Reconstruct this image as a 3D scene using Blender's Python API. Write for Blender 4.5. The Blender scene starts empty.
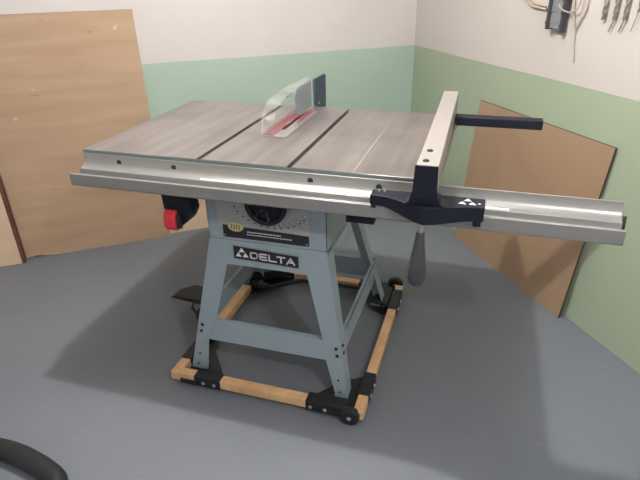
import bpy, bmesh, math, random
from mathutils import Vector, Matrix
random.seed(4)
S = bpy.context.scene
COL = S.collection
V = Vector

# ------------------------------------------------------------------ room frame
CX, CY, TH = 0.7219, 2.1073, 0.6332          # wall corner and wall direction
U = V((math.cos(TH), math.sin(TH), 0)); N = V((-U.y, U.x, 0)); C0 = V((CX, CY, 0))
def W(a, b, z): return C0 + U*a + N*b + V((0, 0, z))     # a along back wall, b towards back wall

# ------------------------------------------------------------------ materials
def new_mat(name):
    m = bpy.data.materials.new(name); m.use_nodes = True
    nt = m.node_tree; return m, nt, nt.nodes['Principled BSDF']
def mat(name, col, rough=0.5, metal=0.0, noise=0.0, nscale=8, bump=0.0, bscale=60, stretch=None, col2=None, spec=0.5):
    m, nt, b = new_mat(name)
    b.inputs['Base Color'].default_value = (*col, 1)
    b.inputs['Roughness'].default_value = rough
    b.inputs['Metallic'].default_value = metal
    b.inputs['Specular IOR Level'].default_value = spec
    tc = nt.nodes.new('ShaderNodeTexCoord'); mp = nt.nodes.new('ShaderNodeMapping')
    nt.links.new(tc.outputs['Object'], mp.inputs['Vector'])
    if stretch: mp.inputs['Scale'].default_value = stretch
    if noise or col2:
        n = nt.nodes.new('ShaderNodeTexNoise'); n.inputs['Scale'].default_value = nscale
        n.inputs['Detail'].default_value = 5; n.inputs['Roughness'].default_value = .6
        nt.links.new(mp.outputs[0], n.inputs['Vector'])
        r = nt.nodes.new('ShaderNodeValToRGB')
        r.color_ramp.elements[0].position = .3; r.color_ramp.elements[1].position = .7
        c2 = col2 or tuple(c*(1-noise) for c in col)
        r.color_ramp.elements[0].color = (*c2, 1); r.color_ramp.elements[1].color = (*col, 1)
        nt.links.new(n.outputs[0], r.inputs[0]); nt.links.new(r.outputs[0], b.inputs['Base Color'])
    if bump:
        n2 = nt.nodes.new('ShaderNodeTexNoise'); n2.inputs['Scale'].default_value = bscale
        nt.links.new(mp.outputs[0], n2.inputs['Vector'])
        bp = nt.nodes.new('ShaderNodeBump'); bp.inputs['Strength'].default_value = bump; bp.inputs['Distance'].default_value = .002
        nt.links.new(n2.outputs[0], bp.inputs['Height']); nt.links.new(bp.outputs[0], b.inputs['Normal'])
    return m

def wall_mat(name, white, green, zb):
    m, nt, b = new_mat(name)
    g = nt.nodes.new('ShaderNodeNewGeometry'); sx = nt.nodes.new('ShaderNodeSeparateXYZ')
    nt.links.new(g.outputs['Position'], sx.inputs[0])
    n = nt.nodes.new('ShaderNodeTexNoise'); n.inputs['Scale'].default_value = 3; n.inputs['Detail'].default_value = 4
    nt.links.new(g.outputs['Position'], n.inputs['Vector'])
    ad = nt.nodes.new('ShaderNodeMath'); ad.operation = 'MULTIPLY_ADD'
    nt.links.new(n.outputs[0], ad.inputs[0]); ad.inputs[1].default_value = .006; nt.links.new(sx.outputs['Z'], ad.inputs[2])
    gt = nt.nodes.new('ShaderNodeMath'); gt.operation = 'GREATER_THAN'; gt.inputs[1].default_value = zb+.003
    nt.links.new(ad.outputs[0], gt.inputs[0])
    def vary(c):
        r = nt.nodes.new('ShaderNodeValToRGB'); r.color_ramp.elements[0].position = .3; r.color_ramp.elements[1].position = .7
        r.color_ramp.elements[0].color = (*[x*.94 for x in c], 1); r.color_ramp.elements[1].color = (*c, 1)
        nt.links.new(n.outputs[0], r.inputs[0]); return r
    a, c = vary(green), vary(white)
    mx = nt.nodes.new('ShaderNodeMix'); mx.data_type = 'RGBA'
    nt.links.new(gt.outputs[0], mx.inputs[0]); nt.links.new(a.outputs[0], mx.inputs[6]); nt.links.new(c.outputs[0], mx.inputs[7])
    nt.links.new(mx.outputs[2], b.inputs['Base Color']); b.inputs['Roughness'].default_value = .55
    b.inputs['Specular IOR Level'].default_value = .3
    n2 = nt.nodes.new('ShaderNodeTexNoise'); n2.inputs['Scale'].default_value = 90
    nt.links.new(g.outputs['Position'], n2.inputs['Vector'])
    bp = nt.nodes.new('ShaderNodeBump'); bp.inputs['Strength'].default_value = .15; bp.inputs['Distance'].default_value = .002
    nt.links.new(n2.outputs[0], bp.inputs['Height']); nt.links.new(bp.outputs[0], b.inputs['Normal'])
    return m

def floor_mat():
    m, nt, b = new_mat('painted concrete')
    g = nt.nodes.new('ShaderNodeNewGeometry')
    n = nt.nodes.new('ShaderNodeTexNoise'); n.inputs['Scale'].default_value = 1.6; n.inputs['Detail'].default_value = 6
    nt.links.new(g.outputs['Position'], n.inputs['Vector'])
    r = nt.nodes.new('ShaderNodeValToRGB'); r.color_ramp.elements[0].position = .3; r.color_ramp.elements[1].position = .7
    r.color_ramp.elements[0].color = (.135, .15, .175, 1); r.color_ramp.elements[1].color = (.155, .17, .195, 1)
    nt.links.new(n.outputs[0], r.inputs[0])
    # pale scuffs: thin streaks in two directions, kept to patches
    def streak(ang, sc, th):
        mp = nt.nodes.new('ShaderNodeMapping'); mp.inputs['Rotation'].default_value = (0, 0, ang); mp.inputs['Scale'].default_value = sc
        nt.links.new(g.outputs['Position'], mp.inputs['Vector'])
        k = nt.nodes.new('ShaderNodeTexNoise'); k.inputs['Scale'].default_value = 3; k.inputs['Detail'].default_value = 3
        nt.links.new(mp.outputs[0], k.inputs['Vector'])
        q = nt.nodes.new('ShaderNodeValToRGB'); q.color_ramp.elements[0].position = th; q.color_ramp.elements[1].position = th+.05
        nt.links.new(k.outputs[0], q.inputs[0]); return q
    s1 = streak(.5, (2, 60, 1), .69); s2 = streak(-.35, (3, 45, 1), .70); s3 = streak(0, (30, 30, 1), .75)
    acc = s1
    for s in (s2, s3):
        mx = nt.nodes.new('ShaderNodeMath'); mx.operation = 'MAXIMUM'
        nt.links.new(acc.outputs[0], mx.inputs[0]); nt.links.new(s.outputs[0], mx.inputs[1]); acc = mx
    mu = nt.nodes.new('ShaderNodeMath'); mu.operation = 'MULTIPLY'; mu.inputs[1].default_value = .35
    nt.links.new(acc.outputs[0], mu.inputs[0])
    mix = nt.nodes.new('ShaderNodeMix'); mix.data_type = 'RGBA'
    nt.links.new(mu.outputs[0], mix.inputs[0]); nt.links.new(r.outputs[0], mix.inputs[6]); mix.inputs[7].default_value = (.36, .37, .38, 1)
    nt.links.new(mix.outputs[2], b.inputs['Base Color'])
    b.inputs['Roughness'].default_value = .48; b.inputs['Specular IOR Level'].default_value = .35
    n2 = nt.nodes.new('ShaderNodeTexNoise'); n2.inputs['Scale'].default_value = 40; n2.inputs['Detail'].default_value = 4
    nt.links.new(g.outputs['Position'], n2.inputs['Vector'])
    bp = nt.nodes.new('ShaderNodeBump'); bp.inputs['Strength'].default_value = .12; bp.inputs['Distance'].default_value = .003
    nt.links.new(n2.outputs[0], bp.inputs['Height']); nt.links.new(bp.outputs[0], b.inputs['Normal'])
    return m

def wood_mat(name, c1, c2, stretch, rough=.6, scale=4, spots=None):
    m, nt, b = new_mat(name)
    tc = nt.nodes.new('ShaderNodeTexCoord'); mp = nt.nodes.new('ShaderNodeMapping'); mp.inputs['Scale'].default_value = stretch
    nt.links.new(tc.outputs['Object'], mp.inputs['Vector'])
    n = nt.nodes.new('ShaderNodeTexNoise'); n.inputs['Scale'].default_value = scale; n.inputs['Detail'].default_value = 6; n.inputs['Distortion'].default_value = .6
    nt.links.new(mp.outputs[0], n.inputs['Vector'])
    r = nt.nodes.new('ShaderNodeValToRGB'); r.color_ramp.elements[0].position = .32; r.color_ramp.elements[1].position = .68
    r.color_ramp.elements[0].color = (*c2, 1); r.color_ramp.elements[1].color = (*c1, 1)
    nt.links.new(n.outputs[0], r.inputs[0]); out = r.outputs[0]
    if spots:
        for sc, th, col, f, st in spots:
            mp2 = nt.nodes.new('ShaderNodeMapping'); mp2.inputs['Scale'].default_value = st
            nt.links.new(tc.outputs['Object'], mp2.inputs['Vector'])
            k = nt.nodes.new('ShaderNodeTexNoise'); k.inputs['Scale'].default_value = sc; k.inputs['Detail'].default_value = 2
            nt.links.new(mp2.outputs[0], k.inputs['Vector'])
            q = nt.nodes.new('ShaderNodeValToRGB'); q.color_ramp.elements[0].position = th; q.color_ramp.elements[1].position = th+.04
            q.color_ramp.elements[1].color = (f, f, f, 1)
            nt.links.new(k.outputs[0], q.inputs[0])
            mx = nt.nodes.new('ShaderNodeMix'); mx.data_type = 'RGBA'
            nt.links.new(q.outputs[0], mx.inputs[0]); nt.links.new(out, mx.inputs[6]); mx.inputs[7].default_value = (*col, 1)
            out = mx.outputs[2]
    nt.links.new(out, b.inputs['Base Color']); b.inputs['Roughness'].default_value = rough
    b.inputs['Specular IOR Level'].default_value = .25
    return m

M = dict(
 back=wall_mat('back wall paint', (.54, .515, .505), (.34, .44, .37), .9724),
 right=wall_mat('right wall paint', (.53, .495, .465), (.32, .385, .28), .9724),
 plain=mat('white wall paint', (.6, .57, .54), .7),
 ceil=mat('ceiling paint', (.65, .63, .60), .8),
 floor=floor_mat(),
 ply=wood_mat('plywood face', (.40, .285, .195), (.345, .235, .155), (.6, .6, 5), .55, 3,
      [(11, .745, (.58, .50, .40), .5, (1, 1, 1.6)), (14, .73, (.22, .13, .09), .45, (.6, .6, 3))]),
 plyedge=wood_mat('plywood edge', (.16, .07, .045), (.06, .025, .02), (40, 40, 8), .8, 6),
 board2=wood_mat('pale board', (.60, .46, .33), (.50, .38, .28), (1, 1, 3), .6, 2, [(14, .73, (.12, .07, .05), .7, (1, 1, 1.5))]),
 hard=wood_mat('hardboard', (.34, .235, .155), (.30, .20, .125), (1.5, 1.5, 1.2), .5, 2.2),
 hardedge=mat('hardboard edge', (.06, .04, .03), .8),
 maple=wood_mat('hardwood rail', (.66, .42, .23), (.52, .31, .155), (6, 6, 6), .45, 3),
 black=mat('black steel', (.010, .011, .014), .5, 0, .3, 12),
 navy=mat('black plastic', (.007, .009, .018), .5, spec=.3),
 rubber=mat('black rubber', (.013, .014, .015), .6),
 hose=mat('hose rubber', (.010, .015, .015), .5),
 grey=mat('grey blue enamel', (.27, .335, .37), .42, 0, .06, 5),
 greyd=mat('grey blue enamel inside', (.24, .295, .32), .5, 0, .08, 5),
 alu=mat('anodised aluminium', (.32, .32, .312), .38, .6, .08, 3, stretch=(1, 30, 30)),
 fence=mat('fence aluminium', (.34, .317, .297), .45, .3, .05, 3),
 steel=mat('bright steel', (.55, .55, .55), .3, .9),
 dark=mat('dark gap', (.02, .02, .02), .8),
 greenedge=mat('painted table edge', (.13, .17, .17), .45),
 red=mat('red plastic', (.55, .03, .05), .4),
 plate=mat('red throat insert', (.20, .06, .065), .6, 0),
 bluegrey=mat('guard plate', (.055, .075, .13), .4, .3),
 silver=mat('silver label', (.37, .38, .38), .4, .3),
 label=mat('label black', (.012, .013, .02), .4),
 white=mat('label white', (.62, .62, .60), .5),
 yellow=mat('yellow sticker', (.46, .40, .20), .5),
 seam=mat('bright worn iron', (.34, .315, .29), .4, .5),
 tape=mat('rule tape', (.78, .74, .60), .5),
 handle=mat('dark grey handle', (.045, .045, .048), .28),
 cord=mat('tan cord', (.40, .345, .275), .7),
 bit=mat('weathered drill steel', (.26, .24, .20), .5, .3, .4, 60),
 box=mat('dark metal rail', (.06, .065, .068), .5, .3),
 boxl=mat('galvanised plate', (.30, .33, .36), .4, .4, .25, 60),
 olive=mat('olive glass', (.03, .04, .015), .2),
)
# cast iron table: metal with machined streaks and faint rust
def iron_mat(name, seed=0):
    m, nt, b = new_mat(name)
    g = nt.nodes.new('ShaderNodeNewGeometry'); mp = nt.nodes.new('ShaderNodeMapping'); mp.inputs['Scale'].default_value = (14, .8, 1)
    mp.inputs['Location'].default_value = (seed, seed, 0)
    nt.links.new(g.outputs['Position'], mp.inputs['Vector'])
    n = nt.nodes.new('ShaderNodeTexNoise'); n.inputs['Scale'].default_value = 2; n.inputs['Detail'].default_value = 6
    nt.links.new(mp.outputs[0], n.inputs['Vector'])
    n1 = nt.nodes.new('ShaderNodeTexNoise'); n1.inputs['Scale'].default_value = 5; n1.inputs['Detail'].default_value = 5
    nt.links.new(g.outputs['Position'], n1.inputs['Vector'])
    mixn = nt.nodes.new('ShaderNodeMath'); mixn.operation = 'MULTIPLY_ADD'; mixn.inputs[1].default_value = .5
    nt.links.new(n.outputs[0], mixn.inputs[0])
    h = nt.nodes.new('ShaderNodeMath'); h.operation = 'MULTIPLY'; h.inputs[1].default_value = .5; nt.links.new(n1.outputs[0], h.inputs[0])
    nt.links.new(h.outputs[0], mixn.inputs[2])
    r = nt.nodes.new('ShaderNodeValToRGB'); r.color_ramp.elements[0].position = .35; r.color_ramp.elements[1].position = .65
    r.color_ramp.elements[0].color = (.215, .195, .185, 1); r.color_ramp.elements[1].color = (.36, .33, .315, 1)
    nt.links.new(mixn.outputs[0], r.inputs[0]); nt.links.new(r.outputs[0], b.inputs['Base Color'])
    b.inputs['Metallic'].default_value = .75
    rr = nt.nodes.new('ShaderNodeMapRange'); rr.inputs['To Min'].default_value = .24; rr.inputs['To Max'].default_value = .44
    nt.links.new(mixn.outputs[0], rr.inputs['Value']); nt.links.new(rr.outputs[0], b.inputs['Roughness'])
    return m
M['iron'] = iron_mat('cast iron'); M['wing'] = iron_mat('cast iron wing', 3.3)
def clear(name, tint, rough=.05, alpha=.18):
    m, nt, b = new_mat(name)
    b.inputs['Base Color'].default_value = (*tint, 1); b.inputs['Roughness'].default_value = rough
    b.inputs['Alpha'].default_value = alpha; b.inputs['Specular IOR Level'].default_value = .8
    return m
M['clear'] = clear('scuffed clear plastic', (.5, .49, .48), .15, .03)
M['clearedge'] = clear('clear plastic edge', (.6, .59, .57), .15, .10)
M['pink'] = clear('red tinted plastic', (.6, .08, .10), .15, .2)
M['smoke'] = clear('smoky plate', (.25, .28, .33), .2, .7)

# ------------------------------------------------------------------ mesh helpers
def B(): return bmesh.new()
def hexa(bm, p):   # 8 points: bottom ring 0-3, top ring 4-7
    v = [bm.verts.new(q) for q in p]
    for f in ((3, 2, 1, 0), (4, 5, 6, 7), (0, 1, 5, 4), (1, 2, 6, 5), (2, 3, 7, 6), (3, 0, 4, 7)):
        bm.faces.new([v[i] for i in f])
def bx(bm, x0, x1, y0, y1, z0, z1):
    hexa(bm, [(x0, y0, z0), (x1, y0, z0), (x1, y1, z0), (x0, y1, z0), (x0, y0, z1), (x1, y0, z1), (x1, y1, z1), (x0, y1, z1)])
def prism(bm, poly, ax, a, b):
    """poly of 2D points extruded along axis ax from a to b (x: (y,z); y: (x,z); z: (x,y))"""
    def P(p, t):
        return (t, p[0], p[1]) if ax == 'x' else (p[0], t, p[1]) if ax == 'y' else (p[0], p[1], t)
    r0 = [bm.verts.new(P(p, a)) for p in poly]; r1 = [bm.verts.new(P(p, b)) for p in poly]
    n = len(poly); bm.faces.new(r0); bm.faces.new(r1[::-1])
    for i in range(n): bm.faces.new((r0[i], r1[i], r1[(i+1) % n], r0[(i+1) % n]))
def loft(bm, rings, cap=True):
    R = [[bm.verts.new(p) for p in r] for r in rings]; n = len(R[0])
    for a, b in zip(R, R[1:]):
        for i in range(n): bm.faces.new((a[i], a[(i+1) % n], b[(i+1) % n], b[i]))
    if cap: bm.faces.new(R[0][::-1]); bm.faces.new(R[-1])
def frame(d):
    d = V(d).normalized(); h = V((0, 0, 1)) if abs(d.z) < .9 else V((1, 0, 0))
    s = d.cross(h).normalized(); return s, s.cross(d).normalized()
def lathe(bm, base, d, prof, n=20):
    """prof: list of (distance along d, radius)"""
    base = V(base); d = V(d).normalized(); s, t = frame(d)
    loft(bm, [[base+d*h+(s*math.cos(2*math.pi*i/n)+t*math.sin(2*math.pi*i/n))*max(r, 1e-4) for i in range(n)] for h, r in prof])
def cyl(bm, a, b, r, n=14): lathe(bm, a, V(b)-V(a), [(0, r), ((V(b)-V(a)).length, r)], n)
def tube(bm, pts, r, n=8):
    pts = [V(p) for p in pts]; rings = []; up = None
    for i, p in enumerate(pts):
        d = (pts[min(i+1, len(pts)-1)]-pts[max(i-1, 0)]).normalized()
        if up is None: s, t = frame(d)
        else:
            s = (up-d*up.dot(d)).normalized(); t = d.cross(s)
        up = s; rr = r[i] if isinstance(r, (list, tuple)) else r
        rings.append([p+(s*math.cos(2*math.pi*k/n)+t*math.sin(2*math.pi*k/n))*rr for k in range(n)])
    loft(bm, rings)
def smooth_path(pts, k=6):
    pts = [V(p) for p in pts]; out = []
    for i in range(len(pts)-1):
        p0, p1, p2, p3 = pts[max(i-1, 0)], pts[i], pts[i+1], pts[min(i+2, len(pts)-1)]
        for j in range(k):
            t = j/k
            out.append(.5*((2*p1)+(p2-p0)*t+(2*p0-5*p1+4*p2-p3)*t*t+(3*p1-p0-3*p2+p3)*t**3))
    return out+[pts[-1]]
def torus(bm, c, ax, R, r, n=32, k=10, a0=0, a1=2*math.pi):
    c = V(c); s, t = frame(ax); full = abs(a1-a0-2*math.pi) < 1e-6
    rings = []
    for i in range(n if full else n+1):
        a = a0+(a1-a0)*i/n; d = s*math.cos(a)+t*math.sin(a); x = V(ax).normalized()
        rings.append([bm.verts.new(c+d*(R+r*math.cos(2*math.pi*j/k))+x*r*math.sin(2*math.pi*j/k)) for j in range(k)])
    m = len(rings)
    for i in range(m if full else m-1):
        a, b = rings[i], rings[(i+1) % m]
        for j in range(k): bm.faces.new((a[j], a[(j+1) % k], b[(j+1) % k], b[j]))

def wloc(o):
    l = V(o.location)
    while o.parent: o = o.parent; l = l+V(o.location)
    return l
def obj(name, bm, m, parent=None, bevel=0, smooth=35, label=None):
    bmesh.ops.recalc_face_normals(bm, faces=bm.faces)
    vs = [v.co for v in bm.verts]
    lo = V([min(c[i] for c in vs) for i in range(3)]); hi = V([max(c[i] for c in vs) for i in range(3)])
    org = V(((lo.x+hi.x)/2, (lo.y+hi.y)/2, lo.z))
    for v in bm.verts: v.co -= org
    me = bpy.data.meshes.new(name); bm.to_mesh(me); bm.free()
    for mm in (m if isinstance(m, (list, tuple)) else [m]): me.materials.append(mm)
    me.shade_smooth(); me.set_sharp_from_angle(angle=math.radians(smooth))
    o = bpy.data.objects.new(name, me); COL.objects.link(o)
    if parent: o.parent = parent; o.location = org-wloc(parent)
    else: o.location = org
    if bevel:
        b = o.modifiers.new('bevel', 'BEVEL'); b.width = bevel; b.segments = 2; b.limit_method = 'ANGLE'; b.angle_limit = math.radians(35)
    if label: o['label'] = label
    return o
def thing(name, label, cat, loc, group=None):
    o = bpy.data.objects.new(name, None); COL.objects.link(o); o.location = loc; o.empty_display_size = .05
    o['label'] = label; o['category'] = cat
    if group: o['group'] = group
    return o
def tag(o, label, cat, group=None):
    o['label'] = label; o['category'] = cat
    if group: o['group'] = group
    return o
def struct(o): o['kind'] = 'structure'; return o
def copy_tree(o, parent=None):
    c = o.copy(); COL.objects.link(c)
    if parent: c.parent = parent
    for ch in list(o.children): copy_tree(ch, c)
    return c
def box(name, m, parent, *a, bevel=0, label=None):
    bm = B(); bx(bm, *a); return obj(name, bm, m, parent, bevel, label=label)

# ------------------------------------------------------------------ room
def slab(name, a0, a1, b0, b1, z0, z1, m):
    bm = B()
    hexa(bm, [W(a0, b0, z0), W(a1, b0, z0), W(a1, b1, z0), W(a0, b1, z0), W(a0, b0, z1), W(a1, b0, z1), W(a1, b1, z1), W(a0, b1, z1)])
    return struct(obj(name, bm, m))
HC = 2.36
slab('floor', -4.3, .1, -4.9, .1, -.1, 0, M['floor'])
slab('wall_back', -4.3, 0, 0, .1, 0, HC, M['back'])
slab('wall_right', 0, .1, -4.9, .1, 0, HC, M['right'])
slab('wall_left', -4.3, -4.2, -4.9, 0, 0, HC, M['plain'])
slab('wall_front', -4.2, 0, -4.9, -4.8, 0, HC, M['plain'])
slab('ceiling', -4.3, .1, -4.9, .1, HC, HC+.1, M['ceil'])

# ------------------------------------------------------------------ boards leaning on walls
def leaning(name, a0, a1, bb, bt, zt, t, m, edge, wall='back', warp=0, shear=0):
    """sheet with bottom edge at distance bb from the wall and top at bt"""
    root = None
    bm = B(); nx, nz = 24, 16
    def P(i, j, k):
        u = i/nx; w = j/nz
        s = a0+(a1-a0)*u + shear*w; d = bb+(bt-bb)*w
        z = zt*w + warp*math.sin(math.pi*u)**.5*0
        if warp and j == 0: z = warp*max(0, 1-abs(u-.24)/.07)
        d = d+k*t
        return W(s, -d, z) if wall == 'back' else W(-d, -s, z)
    front = [[bm.verts.new(P(i, j, 1)) for j in range(nz+1)] for i in range(nx+1)]
    backv = [[bm.verts.new(P(i, j, 0)) for j in range(nz+1)] for i in range(nx+1)]
    for i in range(nx):
        for j in range(nz):
            bm.faces.new((front[i][j], front[i+1][j], front[i+1][j+1], front[i][j+1]))
            bm.faces.new((backv[i][j], backv[i][j+1], backv[i+1][j+1], backv[i+1][j]))
    def side(A, Bv):
        for k in range(len(A)-1):
            f = bm.faces.new((A[k], A[k+1], Bv[k+1], Bv[k])); f.material_index = 1
    side(front[0], backv[0]); side(front[-1], backv[-1])
    side([r[0] for r in front], [r[0] for r in backv]); side([r[-1] for r in front], [r[-1] for r in backv])
    return obj(name, bm, [m, edge])
o = leaning('plywood_sheet', -2.55, -1.597, .056, .006, 1.238, .019, M['ply'], M['plyedge'], warp=.014)
tag(o, 'large tan plywood sheet leaning against the white and green back wall', 'board')
o = leaning('plywood_offcut', -3.2, -2.375, .085, .060, 1.0, .034, M['board2'], M['plyedge'], shear=.0)
tag(o, 'pale plywood piece with dark right edge leaning in front of the large sheet, far left', 'board')
bm = B()
hexa(bm, [W(-2.392, -.121, 0), W(-2.374, -.121, 0), W(-2.374, -.085, 0), W(-2.392, -.085, 0), W(-2.392, -.096, 1.0), W(-2.374, -.096, 1.0), W(-2.374, -.060, 1.0), W(-2.392, -.060, 1.0)])
obj('edge_strip', bm, M['plyedge'], o, label='dark red brown rough edge')
o = leaning('pale_board', -2.2, -1.36, .028, .002, .56, .014, M['board2'], M['board2'])
tag(o, 'low pale board behind the large plywood sheet, seen between red switch and grey stand', 'board')
o = leaning('hardboard_sheet', .688, 1.540, .030, .006, .795, .009, M['hard'], M['hardedge'], wall='right', shear=.06)
tag(o, 'brown hardboard panel leaning against the right green wall', 'board')

# ------------------------------------------------------------------ table saw
H = .918
saw = thing('table_saw', 'grey contractor table saw with cast iron top on an open sheet steel stand', 'table saw', (.55, .35, .03))
# main table: cells leave the two mitre slots and the blade opening
bm = B()
xs = [.287, .396, .412, .492, .580, .678, .694, .868]; ys = [0, .262, .625, .686]
for i in range(len(xs)-1):
    for j in range(len(ys)-1):
        top = H
        if i in (1, 5): top = H-.011
        if i == 3 and j == 1: continue
        bx(bm, xs[i], xs[i+1], ys[j], ys[j+1], H-.038, top)
bmesh.ops.remove_doubles(bm, verts=bm.verts, dist=1e-5)
tt = obj('table_top', bm, M['iron'], saw)
for x0, x1 in ((.001, .2855), (.8695, 1.094)):
    bm = B(); bx(bm, x0, x1, 0, .686, H-.022, H-.0004)
    for k in range(3):
        y = .02+.31*k; bx(bm, x0+.004, x1-.004, y, y+.02, H-.045, H-.02)
    obj('extension_wing', bm, M['wing'], saw, .0015)
box('front_edge', M['greenedge'], saw, .0, 1.093, -.0012, -.0002, H-.035, H-.0015)
# mitre slot floors: thin near-black strips along the bottom
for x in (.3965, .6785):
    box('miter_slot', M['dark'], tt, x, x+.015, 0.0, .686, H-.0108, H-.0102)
box('wing_seam', M['seam'], tt, .865, .8705, 0, .686, H-.003, H+.0003)
# throat insert with slot
bm = B()
for a in ((.494, .529, .265, .622), (.541, .578, .265, .622), (.529, .541, .265, .35), (.529, .541, .59, .622)):
    bx(bm, *a, H-.006, H+.0004)
obj('throat_plate', bm, M['steel'], saw)
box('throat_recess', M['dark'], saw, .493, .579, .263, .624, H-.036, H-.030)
# red inlay strips
bm = B(); bx(bm, .496, .528, .275, .60, H, H+.0016); bx(bm, .545, .556, .47, .61, H, H+.0016)
obj('insert_strip', bm, M['plate'], saw, label='red strips beside the blade slot')
# the saw blade lowered inside
bm = B(); pts = []
for i in range(48):
    a = 2*math.pi*i/48; r = .125 if i % 2 else .120
    pts.append((.47+r*math.cos(a), .783+r*math.sin(a)))
prism(bm, pts, 'x', .5335, .5362); obj('saw_blade', bm, M['steel'], saw)

# clear blade guard: arched outline in the yz plane, two cheeks and a curved cover
gp = [(.215, .945), (.222, .985), (.245, 1.012), (.29, 1.030), (.36, 1.037), (.44, 1.039), (.54, 1.038), (.64, 1.036)]
gx0, gx1 = .512, .560
bm = B()
outline = gp+[(.64, 1.00), (.62, .950), (.56, .935), (.40, .930), (.26, .925)]
for x in (gx0, gx1-.003): prism(bm, outline, 'x', x, x+.003)
gd = obj('blade_guard', bm, M['clear'], saw, label='clear plastic blade guard, scuffed')
bm = B()
for (a, b) in zip(gp, gp[1:]):
    hexa(bm, [(gx0, a[0], a[1]-.003), (gx1, a[0], a[1]-.003), (gx1, b[0], b[1]-.003), (gx0, b[0], b[1]-.003), (gx0, a[0], a[1]), (gx1, a[0], a[1]), (gx1, b[0], b[1]), (gx0, b[0], b[1])])
bmesh.ops.remove_doubles(bm, verts=bm.verts, dist=1e-5)
obj('guard_cover', bm, M['clearedge'], gd)
bm = B(); tube(bm, smooth_path([(gx0-.002, .235, .935), (gx0-.002, .245, .975), (gx0-.002, .285, 1.002), (gx0-.002, .36, 1.016), (gx0-.002, .46, 1.018)], 5), .0035, 6)
obj('guard_rib', bm, M['clearedge'], gd)
bm = B(); bx(bm, gx0-.004, gx0-.001, .27, .56, .922, .942); bx(bm, gx1+.001, gx1+.004, .42, .58, .922, .936)
obj('guard_foot', bm, M['pink'], gd, label='red tinted lower edge')
for y, z in ((.475, 1.003), (.50, 1.003)):
    bm = B(); cyl(bm, (gx0-.006, y, z), (gx0+.004, y, z), .004); obj('bolt', bm, M['steel'], gd)
# splitter and rear plate
bm = B(); prism(bm, [(.49, .945), (.475, 1.0), (.50, 1.028), (.66, 1.034), (.66, .925), (.52, .921)], 'x', .534, .537)
obj('splitter', bm, M['smoke'], saw)
bm = B(); prism(bm, [(.695, .905), (.69, 1.024), (.72, 1.022), (.83, 1.020), (.84, 1.01), (.84, .885)], 'x', .532, .540)
obj('rear_bracket', bm, M['bluegrey'], saw, label='blue black upright plate behind the table')
bm = B(); cyl(bm, (.536, .60, .9215), (.536, .735, .9215), .0035, 10); lathe(bm, (.536, .735, .9215), (0, 1, 0), [(0, .007), (.012, .007)], 10)
obj('guard_rod', bm, M['steel'], saw)
box('slot_shadow_strip', M['black'], saw, .533, .539, .59, .70, H, H+.0012)  # thin black strip on the table, painted shadow behind the blade slot

# front rail
RP = [(-.0016, .907), (-.0055, .907), (-.0065, .882), (-.012, .873), (-.022, .868), (-.034, .866), (-.036, .850), (-.070, .850), (-.072, .866), (-.082, .866), (-.082, .832), (-.078, .828), (-.0016, .828)]
bm = B(); prism(bm, RP, 'x', .001, 1.522)
rail = obj('front_rail', bm, M['alu'], saw, .0008)
for x in (.131, .322, .749, .941):
    bm = B(); lathe(bm, (x, -.0055, .8865), (0, -1, 0), [(0, .0085), (.001, .0085), (.0011, .006), (.0012, .006)], 16)
    obj('bolt', bm, M['dark'], rail)
box('measuring_tape', M['tape'], rail, .42, 1.27, -.0325, -.024, .8665, .8688)
bm = B(); prism(bm, [(y*1.0, z) for y, z in [(-.03, .858), (-.024, .878), (-.021, .878), (-.024, .846), (-.03, .842)]], 'x', 1.522, 1.530)
obj('end_stop', bm, M['black'], rail)
# rear rail
box('rear_rail', M['alu'], saw, .01, 1.09, .6875, .70, H-.05, H-.012, bevel=.001)

# cabinet
cab = B()
x0, x1, y0, y1 = .361, .768, .08, .60
for a in ((x0, x1, y0, y0+.003), (x0, x0+.003, y0, y1), (x1-.003, x1, y0, y1), (x0, x1, y1-.003, y1)):
    bx(cab, *a, .6195, H-.039)
cabinet = obj('cabinet', cab, M['grey'], saw, .0006)
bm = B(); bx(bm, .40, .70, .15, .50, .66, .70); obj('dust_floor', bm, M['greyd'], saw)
# curved scale label
bm = B(); prism(bm, [(.405, .668), (.712, .667), (.712, .735), (.700, .775), (.40, .785), (.395, .74)], 'y', .0765, .0795)
lab = obj('front_label', bm, M['silver'], saw, label='silver angle scale label')
bm = B(); prism(bm, [(.416, .630), (.710, .632), (.710, .667), (.416, .674)], 'y', .0755, .0795)
band = obj('label_band', bm, M['label'], lab, label='black band with small white print')
bm = B()
def words(bm, x, z, n, h, y):
    for k in range(n):
        w = random.uniform(.006, .010)
        bx(bm, x, x+w, y-.0006, y, z, z+h); x += w+.0022
words(bm, .502, .655, 12, .0035, .0755); words(bm, .500, .646, 15, .003, .0755)
obj('small_print', bm, M['white'], band)
bm = B(); n = 24
prism(bm, [(.463+.027*math.cos(2*math.pi*i/n), .670+.016*math.sin(2*math.pi*i/n)) for i in range(n)], 'y', .0735, .0755)
st = obj('round_sticker', bm, M['yellow'], lab, label='yellow oval sticker')
bm = B()
for k in range(4): bx(bm, .448+.009*k, .4508+.009*k, .0728, .0735, .662, .679)
obj('sticker_marks', bm, M['handle'], st)
bm = B()
wc = V((.589, 0, .775))
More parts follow.
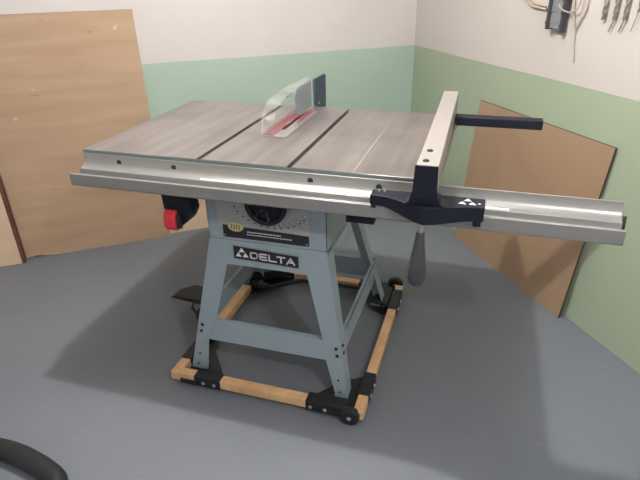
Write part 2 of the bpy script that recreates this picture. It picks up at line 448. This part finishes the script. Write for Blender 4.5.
for k, a in enumerate([-158, -148, -136, -126, -116, -106, -96, -86, -76, -66, -56, -46, -37, -28]):
    a = math.radians(a); r0, r1 = .080, .098 + (.02 if k in (0, 1, 11, 12, 13) else 0)
    d = V((math.cos(a)*1.25, 0, math.sin(a))); p = wc+d*r0; q = wc+d*r1
    if q.z < .675: q.z = .675
    t = V((-.0007, 0, 0))
    hexa(bm, [(p.x-.0007, .0758, p.z), (p.x+.0007, .0758, p.z), (p.x+.0007, .0765, p.z), (p.x-.0007, .0765, p.z),
              (q.x-.0007, .0758, q.z), (q.x+.0007, .0758, q.z), (q.x+.0007, .0765, q.z), (q.x-.0007, .0765, q.z)])
    gx = wc.x+math.cos(a)*.135; gz = max(.676, wc.z+math.sin(a)*.096)
    if .41 < gx < .70: bx(bm, gx-.003, gx+.003, .0758, .0765, gz, gz+.0045)
obj('angle_marks', bm, M['label'], lab)
for p in ((.422, .637), (.704, .638)):
    bm = B(); lathe(bm, (p[0], .0755, p[1]), (0, -1, 0), [(0, .003), (.0012, .0025)], 10); obj('rivet', bm, M['steel'], band)
bm = B(); lathe(bm, (.70, .0765, .735), (0, -1, 0), [(0, .003), (.0012, .0025)], 10); obj('rivet', bm, M['steel'], lab)

# handwheel
wy = .035; hub = V((.590, wy, .778))
bm = B(); torus(bm, hub, (0, 1, 0), .060, .009, 36, 10)
hw = obj('handwheel', bm, M['navy'], saw)
bm = B(); lathe(bm, hub+V((0, .004, 0)), (0, 1, 0), [(0, .052), (.003, .056), (.006, .056)], 28)
obj('wheel_dish', bm, M['navy'], hw)
bm = B(); lathe(bm, hub+V((0, -.012, 0)), (0, 1, 0), [(0, .012), (.003, .014), (.055, .014)], 16); obj('hub', bm, M['navy'], hw)
for a in (-128, -80, 10, 60, 120, 180):
    d = V((math.cos(math.radians(a)), 0, math.sin(math.radians(a)))); bm = B()
    tube(bm, [hub+d*.018+V((0, -.002, 0)), hub+d*.052+V((0, -.002, 0))], [.005, .006], 8); obj('spoke', bm, M['steel'], hw)
bm = B(); lathe(bm, hub+V((.048, -.008, .03)), (0, -1, 0), [(0, .004), (.004, .008), (.03, .010), (.038, .005)], 14); obj('knob', bm, M['navy'], hw)

# stand: front apron with the name plate
zt = .618
def lxb(z): k = (.618-z)/(.588); return .722+.130*k
def lx(z, side):      # outer leg edge
    k = (zt-z)/(zt-.03); return .361-.152*k if side < 0 else .768+.068*k
def ly(z, back):      # outer plane of the legs in y
    k = (zt-z)/(zt-.03); return .60+.125*k if back else .079
bm = B(); prism(bm, [(lx(.618, -1), .618), (lx(.618, 1), .618), (lx(.527, 1), .527), (.695, .527), (.415, .525), (lx(.525, -1), .525)], 'y', .077, .080)
obj('apron', bm, M['grey'], saw, .0005)
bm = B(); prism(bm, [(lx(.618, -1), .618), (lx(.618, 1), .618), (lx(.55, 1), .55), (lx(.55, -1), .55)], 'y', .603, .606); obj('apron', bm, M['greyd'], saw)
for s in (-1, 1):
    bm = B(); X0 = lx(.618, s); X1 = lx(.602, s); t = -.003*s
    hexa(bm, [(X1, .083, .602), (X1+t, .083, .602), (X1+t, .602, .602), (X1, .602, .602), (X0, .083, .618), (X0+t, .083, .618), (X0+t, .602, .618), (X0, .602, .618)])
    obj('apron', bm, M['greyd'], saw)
# legs: folded sheet steel angles
def leg(side, back):
    bm = B(); s = side
    if side < 0: inn = [(.618, .432), (.526, .414), (.39, .375), (.28, .342), (.175, .300), (.03, .278)]
    else: inn = [(.618, .690), (.527, .699), (.28, .746), (.175, .760), (.03, .792)]
    X = (lambda z: lxb(z)) if (back and s > 0) else (lambda z: lx(z, s)-(.028 if back else 0))
    if back: inn = [(z, X(z)-s*.055) for z, _ in inn]
    t = .003; f = -1 if back else 1     # thickness direction in y
    rings = []
    for z, xi in inn:
        xo = X(z); y = ly(z, back); fl = .062 - .012*(zt-z)
        # L section: face plate along x, flange along y
        rings.append([(xo, y, z), (xi, y, z), (xi, y+f*t, z), (xo-s*t, y+f*t, z), (xo-s*t, y+f*fl, z), (xo, y+f*fl, z)])
    loft(bm, rings)
    return obj('leg', bm, M['grey'], saw)
L = {}
for s in (-1, 1):
    for b in (False, True): L[s, b] = leg(s, b)
for side, xs_ in ((-1, .0), (1, .0)):
    for dz in (.245, .215):
        x = lx(dz, side)-side*(.016 if side > 0 else .018)
        bm = B(); lathe(bm, (x, .079, dz), (0, -1, 0), [(0, .0065), (.003, .0065), (.004, .004)], 8); obj('bolt', bm, M['dark'], L[side, False])
        if side > 0:
            bm = B(); lathe(bm, (lx(dz, 1), .103, dz), (1, 0, 0), [(0, .0065), (.003, .0065), (.004, .004)], 8); obj('bolt', bm, M['dark'], L[side, False])
    for dz in (.105, .052):
        x = lx(dz, side)-side*.025
        bm = B(); lathe(bm, (x, .079, dz), (0, -1, 0), [(0, .0045), (.002, .004)], 8); obj('bolt', bm, M['dark'], L[side, False])
# feet
for s in (-1, 1):
    for b in (False, True):
        bm = B(); X = lx(.03, s); Y = ly(.03, b); f = -1 if b else 1
        xa, xb = sorted((X, X-s*.05)); ya, yb = sorted((Y, Y+f*.045)); bx(bm, xa, xb, ya, yb, .027, .0305)
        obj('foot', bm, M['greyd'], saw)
# stretchers
bm = B(); prism(bm, [(lx(.28, -1)+.004, .279), (lx(.27, 1)-.004, .268), (lx(.185, 1)-.004, .185), (lx(.175, -1)+.004, .178)], 'y', .0822, .0855)
bx(bm, .28, .79, .0855, .107, .264, .267)
obj('stretcher', bm, M['grey'], saw, .0005)
bm = B(); prism(bm, [(lx(.28, -1)+.004, .279), (lx(.28, 1)-.004, .279), (lx(.18, 1)-.004, .18), (lx(.18, -1)+.004, .18)], 'y', ly(.23, True)-.006, ly(.23, True)-.003)
bx(bm, .29, .79, ly(.23, True)-.03, ly(.23, True)-.006, .276, .279)
obj('stretcher', bm, M['grey'], saw, .0005)
for s in (-1, 1):
    X = lx(.23, s)-s*.0035; bm = B(); t = -.003*s
    xa, xb = sorted((X, X+t)); bx(bm, xa, xb, .1, ly(.23, True)-.008, .185, .278)
    xa, xb = sorted((X, X-s*.014)); bx(bm, xa, xb, .15, ly(.23, True)-.03, .275, .278)
    obj('stretcher', bm, M['grey'], saw, .0005)

# name plate DELTA
npz0, npz1 = .551, .600
bm = B(); prism(bm, [(.441, npz0-.002), (.679, npz0-.007), (.679, npz1-.005), (.441, npz1+.005)], 'y', .0755, .0768)
obj('plate_border', bm, M['greyd'], saw)
bm = B(); prism(bm, [(.447, npz0+.003), (.673, npz0-.002), (.673, npz1-.010), (.447, npz1+.000)], 'y', .0735, .0755)
npl = obj('name_plate', bm, M['label'], saw, label='black name plate reading DELTA')
def stroke(bm, pts, w, ox, oz, sx, sz, y, closed=False):
    P = [V((ox+p[0]*sx, 0, oz+p[1]*sz)) for p in pts]
    segs = list(zip(P, P[1:]+([P[0]] if closed else [])))
    if not closed: segs = list(zip(P, P[1:]))
    for a, b in segs:
        d = (b-a).normalized(); n = V((-d.z, 0, d.x))*w/2; a2 = a-d*w/2; b2 = b+d*w/2
        q = [a2-n, b2-n, b2+n, a2+n]
        hexa(bm, [(p.x, y-.0012, p.z) for p in q]+[(p.x, y, p.z) for p in q])
LET = {'D': [([(0, 0), (0, 1), (.75, 1), (1, .75), (1, .25), (.75, 0)], True)],
       'E': [([(1, 0), (0, 0), (0, 1), (1, 1)], False), ([(0, .5), (.9, .5)], False)],
       'L': [([(0, 1), (0, 0), (1, 0)], False)],
       'T': [([(-.05, 1), (1.05, 1)], False), ([(.5, 1), (.5, 0)], False)],
       'A': [([(-.05, 0), (.5, 1), (1.05, 0)], False), ([(.22, .33), (.78, .33)], False)]}
bm = B(); x = .508
for ch in 'DELTA':
    for pts, cl in LET[ch]: stroke(bm, pts, .0048, x, .5635-(x-.5)*.03, .0235, .0205, .0735, cl)
    x += .0325 if ch != 'L' else .0295
obj('lettering', bm, M['white'], npl)
bm = B()
def tri(bm, cx, cz, w, h, y0, y1): prism(bm, [(cx-w/2, cz), (cx+w/2, cz), (cx, cz+h)], 'y', y0, y1)
tri(bm, .4765, .5805, .021, .0165, .0723, .0735); tri(bm, .4640, .5625, .021, .0165, .0723, .0735); tri(bm, .4890, .5625, .021, .0165, .0723, .0735)
obj('emblem', bm, M['white'], npl)

# power switch with big red stop paddle
bm = B(); prism(bm, [(.264, .828), (.352, .828), (.352, .80), (.358, .775), (.362, .745), (.345, .715), (.325, .697), (.300, .697), (.290, .74), (.268, .75)], 'y', -.015, .045)
sw = obj('power_switch', bm, M['navy'], saw, .004)
bm = B()
prof = [(.755, -.02), (.757, -.032), (.745, -.045), (.72, -.05), (.698, -.045), (.69, -.034), (.69, -.018)]
prism(bm, [(y, z) for z, y in prof], 'x', .283, .322); obj('stop_paddle', bm, M['red'], sw, .004)
bm = B(); prism(bm, [(-.018, .752), (-.036, .745), (-.040, .70), (-.018, .692)], 'x', .322, .331); obj('paddle_hinge', bm, M['black'], sw, .003)
# bracket under right wing
box('wing_bracket', M['navy'], saw, .849, .929, -.002, .03, .771, .789, bevel=.002)
box('bracket_post', M['navy'], saw, .86, .915, .004, .028, .789, .874)
# motor hung at the back
bm = B(); lathe(bm, (.44, .80, .60), (1, 0, 0), [(0, .05), (.01, .075), (.20, .075), (.21, .05)], 24); 
obj('motor', bm, M['greyd'], saw)
bm = B(); bx(bm, .48, .60, .606, .80, .668, .69); obj('motor_mount', bm, M['black'], saw)

# ------------------------------------------------------------------ rip fence
fn = thing('rip_fence', 'silver rip fence with black head and dark grip across the right end of the saw', 'fence', (1.075, -.06, H+.002))
def skew(y): return -.0195*(y+.134)      # the fence is slightly out of square
bm = B(); z0, z1 = H+.0045, 1.000
loft(bm, [[(1.050+skew(y), y, z0), (1.101+skew(y), y, z0), (1.101+skew(y), y, z1), (1.050+skew(y), y, z1)] for y in (-.128, .20, .69)])
fb = obj('fence_bar', bm, M['fence'], fn, .0015)
# grooves on the right side
bm = B(); loft(bm, [[(1.1005+skew(y), y, .945), (1.1025+skew(y), y, .945), (1.1025+skew(y), y, .975), (1.1005+skew(y), y, .975)] for y in (-.08, .685)])
obj('face_strip', bm, M['alu'], fb)
for x, y in ((1.068, -.098), (1.068, -.02)):
    bm = B(); lathe(bm, (x, y, z1), (0, 0, 1), [(0, .008), (.001, .008), (.0035, .006), (.004, .002)], 12); obj('bolt', bm, M['black'], fb)
# black head
bm = B()
hx = lambda k: k
rings = []
for x0_, x1_, yb, z in ((1.022, 1.128, -.125, .897), (1.036, 1.113, -.128, .905), (1.040, 1.108, -.131, .918), (1.045, 1.102, -.134, .94), (1.048, 1.1005, -.135, 1.0005)):
    rings.append([(x0_, yb, z), (x1_, yb, z), (x1_, -.085 if z < .92 else -.1285, z), (x0_, -.085 if z < .92 else -.1285, z)])
rings = [rings[0], rings[1], rings[2]]; loft(bm, rings)
prism(bm, [(1.040, .918), (1.108, .918), (1.102, .94), (1.1005, 1.0005), (1.048, 1.0005), (1.045, .94)], 'y', -.1345, -.1285)
loft(bm, [[(1.049, -.1285, .918), (1.100, -.1285, .918), (1.100, -.06, .918), (1.049, -.06, .918)], [(1.049, -.1285, .922), (1.100, -.1285, .922), (1.100, -.06, .922), (1.049, -.06, .922)]])
head = obj('fence_head', bm, M['navy'], fn, .001, label='black upright head of the fence')
bm = B()
st_ = [(.934, -.087, .871, .897), (.955, -.088, .871, .897), (.975, -.090, .868, .897), (1.01, -.108, .862, .898), (1.045, -.128, .856, .898), (1.075, -.136, .851, .898), (1.105, -.130, .853, .898), (1.14, -.116, .856, .898), (1.175, -.105, .859, .897), (1.213, -.100, .860, .897)]
loft(bm, [[(x, yf, zb), (x, -.0825, zb), (x, -.0825, .868), (x, -.045, .868), (x, -.045, zt_), (x, yf, zt_)] for x, yf, zb, zt_ in st_])
hb = obj('clamp_body', bm, M['navy'], fn, .002, label='black cast clamp body riding the rail')
bm = B()
for cx, cy in ((1.160, -.090), (1.184, -.090), (1.172, -.070)):
    prism(bm, [(cx-.009, cy), (cx+.009, cy), (cx, cy+.014)], 'z', .8972, .8985)
obj('emblem', bm, M['white'], hb)
bm = B(); lathe(bm, (1.200, -.078, .8970), (0, 0, 1), [(0, .004), (.001, .003)], 10); obj('rivet', bm, M['steel'], hb)
bm = B(); lathe(bm, (1.1985, -.100, .850), (0, 0, 1), [(0, .011), (.012, .011)], 6); obj('foot_pad', bm, M['navy'], hb)
bm = B(); lathe(bm, (.943, -.082, .862), (0, 0, 1), [(0, .007), (.012, .007)], 6); obj('foot_pad', bm, M['navy'], hb)
for x in (.952, .966):
    bm = B(); lathe(bm, (x, -.058, .897), (0, 0, 1), [(0, .0035), (.004, .003)], 10); obj('set_screw', bm, M['steel'], hb)
# grip
bm = B(); g = V((1.070, -.118, .842))
lathe(bm, g, V((-.01, -.05, -1)), [(0, .006), (.018, .006), (.019, .010), (.04, .0125), (.08, .018), (.12, .0225), (.142, .0235), (.158, .019), (.166, .010), (.168, .002)], 22)
grip = obj('grip', bm, M['handle'], fn, label='dark grey tapered locking handle')
bm = B(); cyl(bm, g+V((0, 0, .004)), g+V((-.0002, -.001, -.018)), .0065, 12); obj('shaft', bm, M['steel'], grip)
# side arm
bm = B(); bx(bm, 1.1005+skew(.58), 1.372, .560, .604, .911, .9415)
obj('side_arm', bm, M['navy'], fn, .002, label='black bar sticking out of the fence to the right')

# ------------------------------------------------------------------ mobile base
mb = thing('mobile_base', 'rolling base of pale wooden rails and black steel corners under the saw stand', 'mobile base', (.53, .42, 0))
zb, zc = .021, .056
def wr(*a): return box('wood_rail', M['maple'], mb, *a, zb, zc, bevel=.002)
wr(.200, .268, .002, .038); wr(.367, .705, .002, .038); wr(.162, .200, .002, .092)
wr(.166, .210, .34, .645); wr(.164, .200, .79, .835)
wr(.876, .912, .000, .085); wr(.876, .912, .200, .635); wr(.876, .912, .790, .835)
wr(.200, .215, .798, .834); wr(.37, .705, .800, .836)
def ubr(x0, x1, y0, y1, bolts, side):
    o = box('rail_sleeve', M['black'], mb, x0, x1, y0, y1, zb-.003, zc+.003, bevel=.0015)
    for p in bolts:
        bm = B()
        if side == 'f': lathe(bm, (p, y0, .034), (0, -1, 0), [(0, .007), (.003, .0065), (.005, .003)], 12)
        elif side == 'r': lathe(bm, (x1, p, .034), (1, 0, 0), [(0, .007), (.003, .0065), (.005, .003)], 12)
        elif side == 'l': lathe(bm, (x0, p, .034), (-1, 0, 0), [(0, .007), (.003, .0065), (.005, .003)], 12)
        else: lathe(bm, (p, y1, .034), (0, 1, 0), [(0, .007), (.003, .0065), (.005, .003)], 12)
        obj('bolt', bm, M['steel'], o)
    return o
ubr(.262, .368, -.001, .041, (.300, .345), 'f')
ubr(.161, .203, .085, .345, (.20, .29), 'l')
ubr(.704, .852, -.002, .046, (.722, .775), 'f')
ubr(.873, .915, .083, .202, (.11, .165), 'r')
ubr(.873, .915, .633, .792, (.67, .735), 'r')
ubr(.161, .203, .643, .792, (.70, .76), 'l')
ubr(.213, .372, .797, .839, (.25, .33), 'b')
ubr(.703, .845, .797, .839, (.74, .80), 'b')
# corner gussets carrying the feet
def gus(poly, z0=.024, z1=.0268): 
    bm = B(); prism(bm, poly, 'z', z0, z1); return obj('corner_plate', bm, M['black'], mb)
box('sleeve_lip', M['black'], mb, .203, .262, -.0015, .03, .018, .036)
gus([(.203, .041), (.368, .041), (.25, .195), (.203, .30)])
gus([(.872, .046), (.74, .046), (.70, .046), (.79, .16), (.872, .21)])
gus([(.872, .797), (.872, .62), (.80, .66), (.70, .797)])
gus([(.203, .797), (.203, .62), (.27, .66), (.372, .797)])
def upl(poly, z1):
    bm = B(); prism(bm, poly, 'z', .0268, z1); return obj('corner_lip', bm, M['black'], mb)
upl([(.203, .043), (.262, .043), (.262, .047), (.203, .047)], .05)
# wheels
def wheel(c, ax, r, w, front=True):
    bm = B(); ax = V(ax); c = V(c)
    lathe(bm, c-ax*w/2, ax, [(0, r*.78), (0.002, r*.96), (.005, r), (w-.005, r), (w-.002, r*.96), (w, r*.78)], 26)
    o = obj('wheel', bm, M['rubber'], mb)
    bm = B(); lathe(bm, c-ax*(w/2+.001), ax, [(0, r*.6), (w+.002, r*.6)], 22); obj('wheel_hub', bm, M['black'], o)
    bm = B(); lathe(bm, c-ax*(w/2+.006), ax, [(0, .005), (.002, .0075), (w+.010, .0075), (w+.012, .005)], 12); obj('axle_bolt', bm, M['steel'], o)
    return o
wheel((.866, -.004, .036), (0, 1, 0), .034, .028)
wheel((.868, .868, .038), (0, 1, 0), .036, .028)
wheel((.845, .745, .031), (0, 1, 0), .030, .026)
# hooped lever bar on the far side
bm = B(); tube(bm, smooth_path([(.215, .66, .075), (.245, .655, .052), (.30, .68, .045), (.38, .74, .045), (.45, .77, .045), (.70, .775, .045), (.80, .74, .06)], 6), .009, 8)
obj('lever_bar', bm, M['black'], mb)
for x in (.25, .30, .35):
    bm = B(); lathe(bm, (x, .797, .04), (0, -1, 0), [(0, .007), (.003, .006)], 10); obj('bolt', bm, M['steel'], mb)
bm = B(); prism(bm, [(.205, .69), (.36, .78), (.36, .797), (.205, .797)], 'z', .05, .095); obj('pivot_bracket', bm, M['black'], mb, .003)
bm = B(); prism(bm, [(.79, .66), (.87, .65), (.87, .79), (.83, .79)], 'z', .052, .070); obj('pivot_bracket', bm, M['black'], mb, .003)
# foot pedal with caster on left
bm = B()
loft(bm, [[(x, ya, z0_), (x, yb, z0_), (x, yb, z1_), (x, ya, z1_)] for x, ya, yb, z0_, z1_ in ((-.068, .395, .410, .094, .098), (-.05, .392, .455, .098, .110), (0, .388, .50, .096, .112), (.06, .40, .505, .082, .105), (.12, .42, .50, .070, .090), (.162, .43, .49, .045, .07))])
ped = obj('foot_pedal', bm, M['black'], mb, .002)
wheel((.070, .40, .030), (1, 0, 0), .029, .022)
bm = B(); tube(bm, [(.04, .41, .085), (.030, .40, .06), (.050, .395, .034)], .006, 8); obj('caster_fork', bm, M['black'], mb)

# ------------------------------------------------------------------ things on the right wall
def Rw(s, d, z): return W(-d, -s, z)     # s along the right wall from the corner, d off the wall
def wbx(bm, s0, s1, d0, d1, z0, z1):
    hexa(bm, [Rw(s0, d0, z0), Rw(s1, d0, z0), Rw(s1, d1, z0), Rw(s0, d1, z0), Rw(s0, d0, z1), Rw(s1, d0, z1), Rw(s1, d1, z1), Rw(s0, d1, z1)])
mt = thing('metal_bracket', 'dark two-railed metal bracket with pale centre plate hanging on the right wall', 'bracket', Rw(1.14, .0, 1.16))
bm = B(); wbx(bm, 1.168, 1.226, .026, .034, 1.172, 1.40); obj('centre_plate', bm, M['boxl'], mt)
for s, lo in ((1.158, 1.166), (1.226, 1.158)):
    dd = .044 if s < 1.2 else .034
    bm = B(); wbx(bm, s, s+.012, .010, dd, lo, 1.40)
    for k in range(5): wbx(bm, s-.002, s+.014, dd-.004, dd+.002, lo+.02+.045*k, lo+.03+.045*k)
    obj('side_rail', bm, M['box'], mt)
bm = B(); wbx(bm, 1.17, 1.212, .001, .012, 1.20, 1.40); obj('back_plate', bm, M['box'], mt)
for k in range(4):
    bm = B(); wbx(bm, 1.168, 1.212, .033, .037, 1.19+.04*k, 1.196+.04*k); obj('crossbar', bm, M['alu'], mt)
def wcord(pts, r, label, name='hanging_cord'):
    bm = B(); tube(bm, smooth_path([Rw(*p) for p in pts], 7), r, 8)
    return tag(obj(name, bm, M['cord']), label, 'cord')
wcord([(.93, .008, 1.31), (.977, .008, 1.268), (1.02, .010, 1.243), (1.07, .010, 1.238), (1.105, .006, 1.234)], .0045, 'tan cord curving down to the left side of the dark bracket')
wcord([(.96, .008, 1.32), (.995, .007, 1.275), (1.03, .006, 1.254), (1.075, .006, 1.248), (1.104, .006, 1.245)], .003, 'thin pale cord just above the left tan cord by the bracket')
wcord([(1.222, .05, 1.262), (1.232, .045, 1.245), (1.245, .02, 1.232), (1.266, .024, 1.235), (1.296, .024, 1.25), (1.302, .022, 1.30)], .0032, 'pale yellow cord looping right from the dark bracket')
wcord([(1.245, .010, 1.33), (1.256, .010, 1.27), (1.268, .010, 1.22), (1.284, .008, 1.172), (1.302, .008, 1.205), (1.322, .008, 1.25), (1.315, .008, 1.33)], .0035, 'long narrow tan cord loop hanging between bracket and drill bits')
wcord([(1.287, .006, 1.17), (1.290, .006, 1.13), (1.300, .005, 1.09), (1.306, .005, 1.052)], .0022, 'single thin cord end dangling lowest on the right wall')
# drill bits
def drill(s, zlo, ztop, r, shank, label):
    root = thing('drill_bit', label, 'drill bit', Rw(s, .012, zlo-shank), 'drill bits hanging on the right wall')
    bm = B(); n = 90; c = Rw(s, .012, 0); rings = []
    for i in range(n+1):
        z = zlo+(ztop-zlo)*i/n; a = (z-zlo)*95; rings.append([])
        for k in range(10):
            t = 2*math.pi*k/10; rr = r*(1-.45*abs(math.sin(t))**6)
            rings[-1].append(c+V((rr*math.cos(t+a), rr*math.sin(t+a), z)))
    loft(bm, rings); obj('fluted_body', bm, M['bit'], root)
    if shank:
        bm = B(); tube(bm, [c+V((0, 0, zlo+.004)), c+N*.007+V((0, 0, zlo-shank*.5)), c+N*.014+V((0, 0, zlo-shank))], [r*.45, r*.4, r*.3], 8); obj('shank', bm, M['bit'], root)
    return root
drill(1.413, 1.217, 1.40, .0075, 0, 'leftmost fluted steel drill bit hanging on the right wall, no thin tip showing')
drill(1.462, 1.221, 1.40, .0075, .042, 'second fluted drill bit from the left on the right wall, with thin tip')
drill(1.506, 1.223, 1.40, .0075, .040, 'third fluted drill bit from the left on the right wall, with thin tip')
drill(1.556, 1.25, 1.40, .0045, .06, 'slimmest drill bit at the right edge of the wall, farthest from the bracket')

# ------------------------------------------------------------------ loose things on the floor
bm = B(); tube(bm, smooth_path([(-.60, -.58, .034), (-.42, -.51, .034), (-.30, -.470, .034), (-.20, -.460, .034), (-.125, -.460, .034), (-.052, -.470, .034), (.020, -.486, .034), (.075, -.508, .034), (.10, -.56, .034), (.115, -.66, .034)], 7), .033, 14)
tag(obj('rubber_hose', bm, M['hose']), 'thick black rubber hose curving across the floor in the bottom left corner', 'hose')
bt = thing('bottle', 'small dark olive bottle on the floor at the bottom right corner', 'bottle', (1.795, .030, 0))
bm = B(); lathe(bm, (1.795, .030, 0), (0, 0, 1), [(0, .018), (.004, .021), (.04, .021), (.05, .011), (.056, .010)], 18); obj('body', bm, M['olive'], bt)
bm = B(); lathe(bm, (1.795, .030, .057), (0, 0, 1), [(0, .012), (.018, .012)], 14); obj('cap', bm, M['rubber'], bt)

# ------------------------------------------------------------------ lights
def point(name, loc, e, r, col):
    l = bpy.data.lights.new(name, 'POINT'); l.energy = e; l.shadow_soft_size = r; l.color = col
    o = bpy.data.objects.new(name, l); COL.objects.link(o); o.location = loc; return o
point('ceiling_bulb', (.578, -.038, 2.23), 54, .02, (1, .955, .91))
point('room_bulb', (1.95, -1.45, 2.1), 34, .02, (.98, .98, 1))
point('entry_bulb', (.95, -2.7, 2.2), 6, .12, (.96, .98, 1))
wd = bpy.data.worlds.new('world'); S.world = wd; wd.use_nodes = True
wd.node_tree.nodes['Background'].inputs[0].default_value = (.5, .55, .6, 1); wd.node_tree.nodes['Background'].inputs[1].default_value = .2

# ------------------------------------------------------------------ camera
cd = bpy.data.cameras.new('camera'); cam = bpy.data.objects.new('camera', cd); COL.objects.link(cam)
cam.location = (1.18933, -1.29061, 1.40854); cam.rotation_euler = (1.09069, .020177, .302622)
cd.sensor_width = 36; cd.lens = 525.57*36/640; cd.clip_start = .02
S.camera = cam
S.view_settings.view_transform = 'Standard'; S.view_settings.look = 'None'; S.view_settings.gamma = 1
S.view_settings.use_curve_mapping = False
S.view_settings.exposure = 1.0
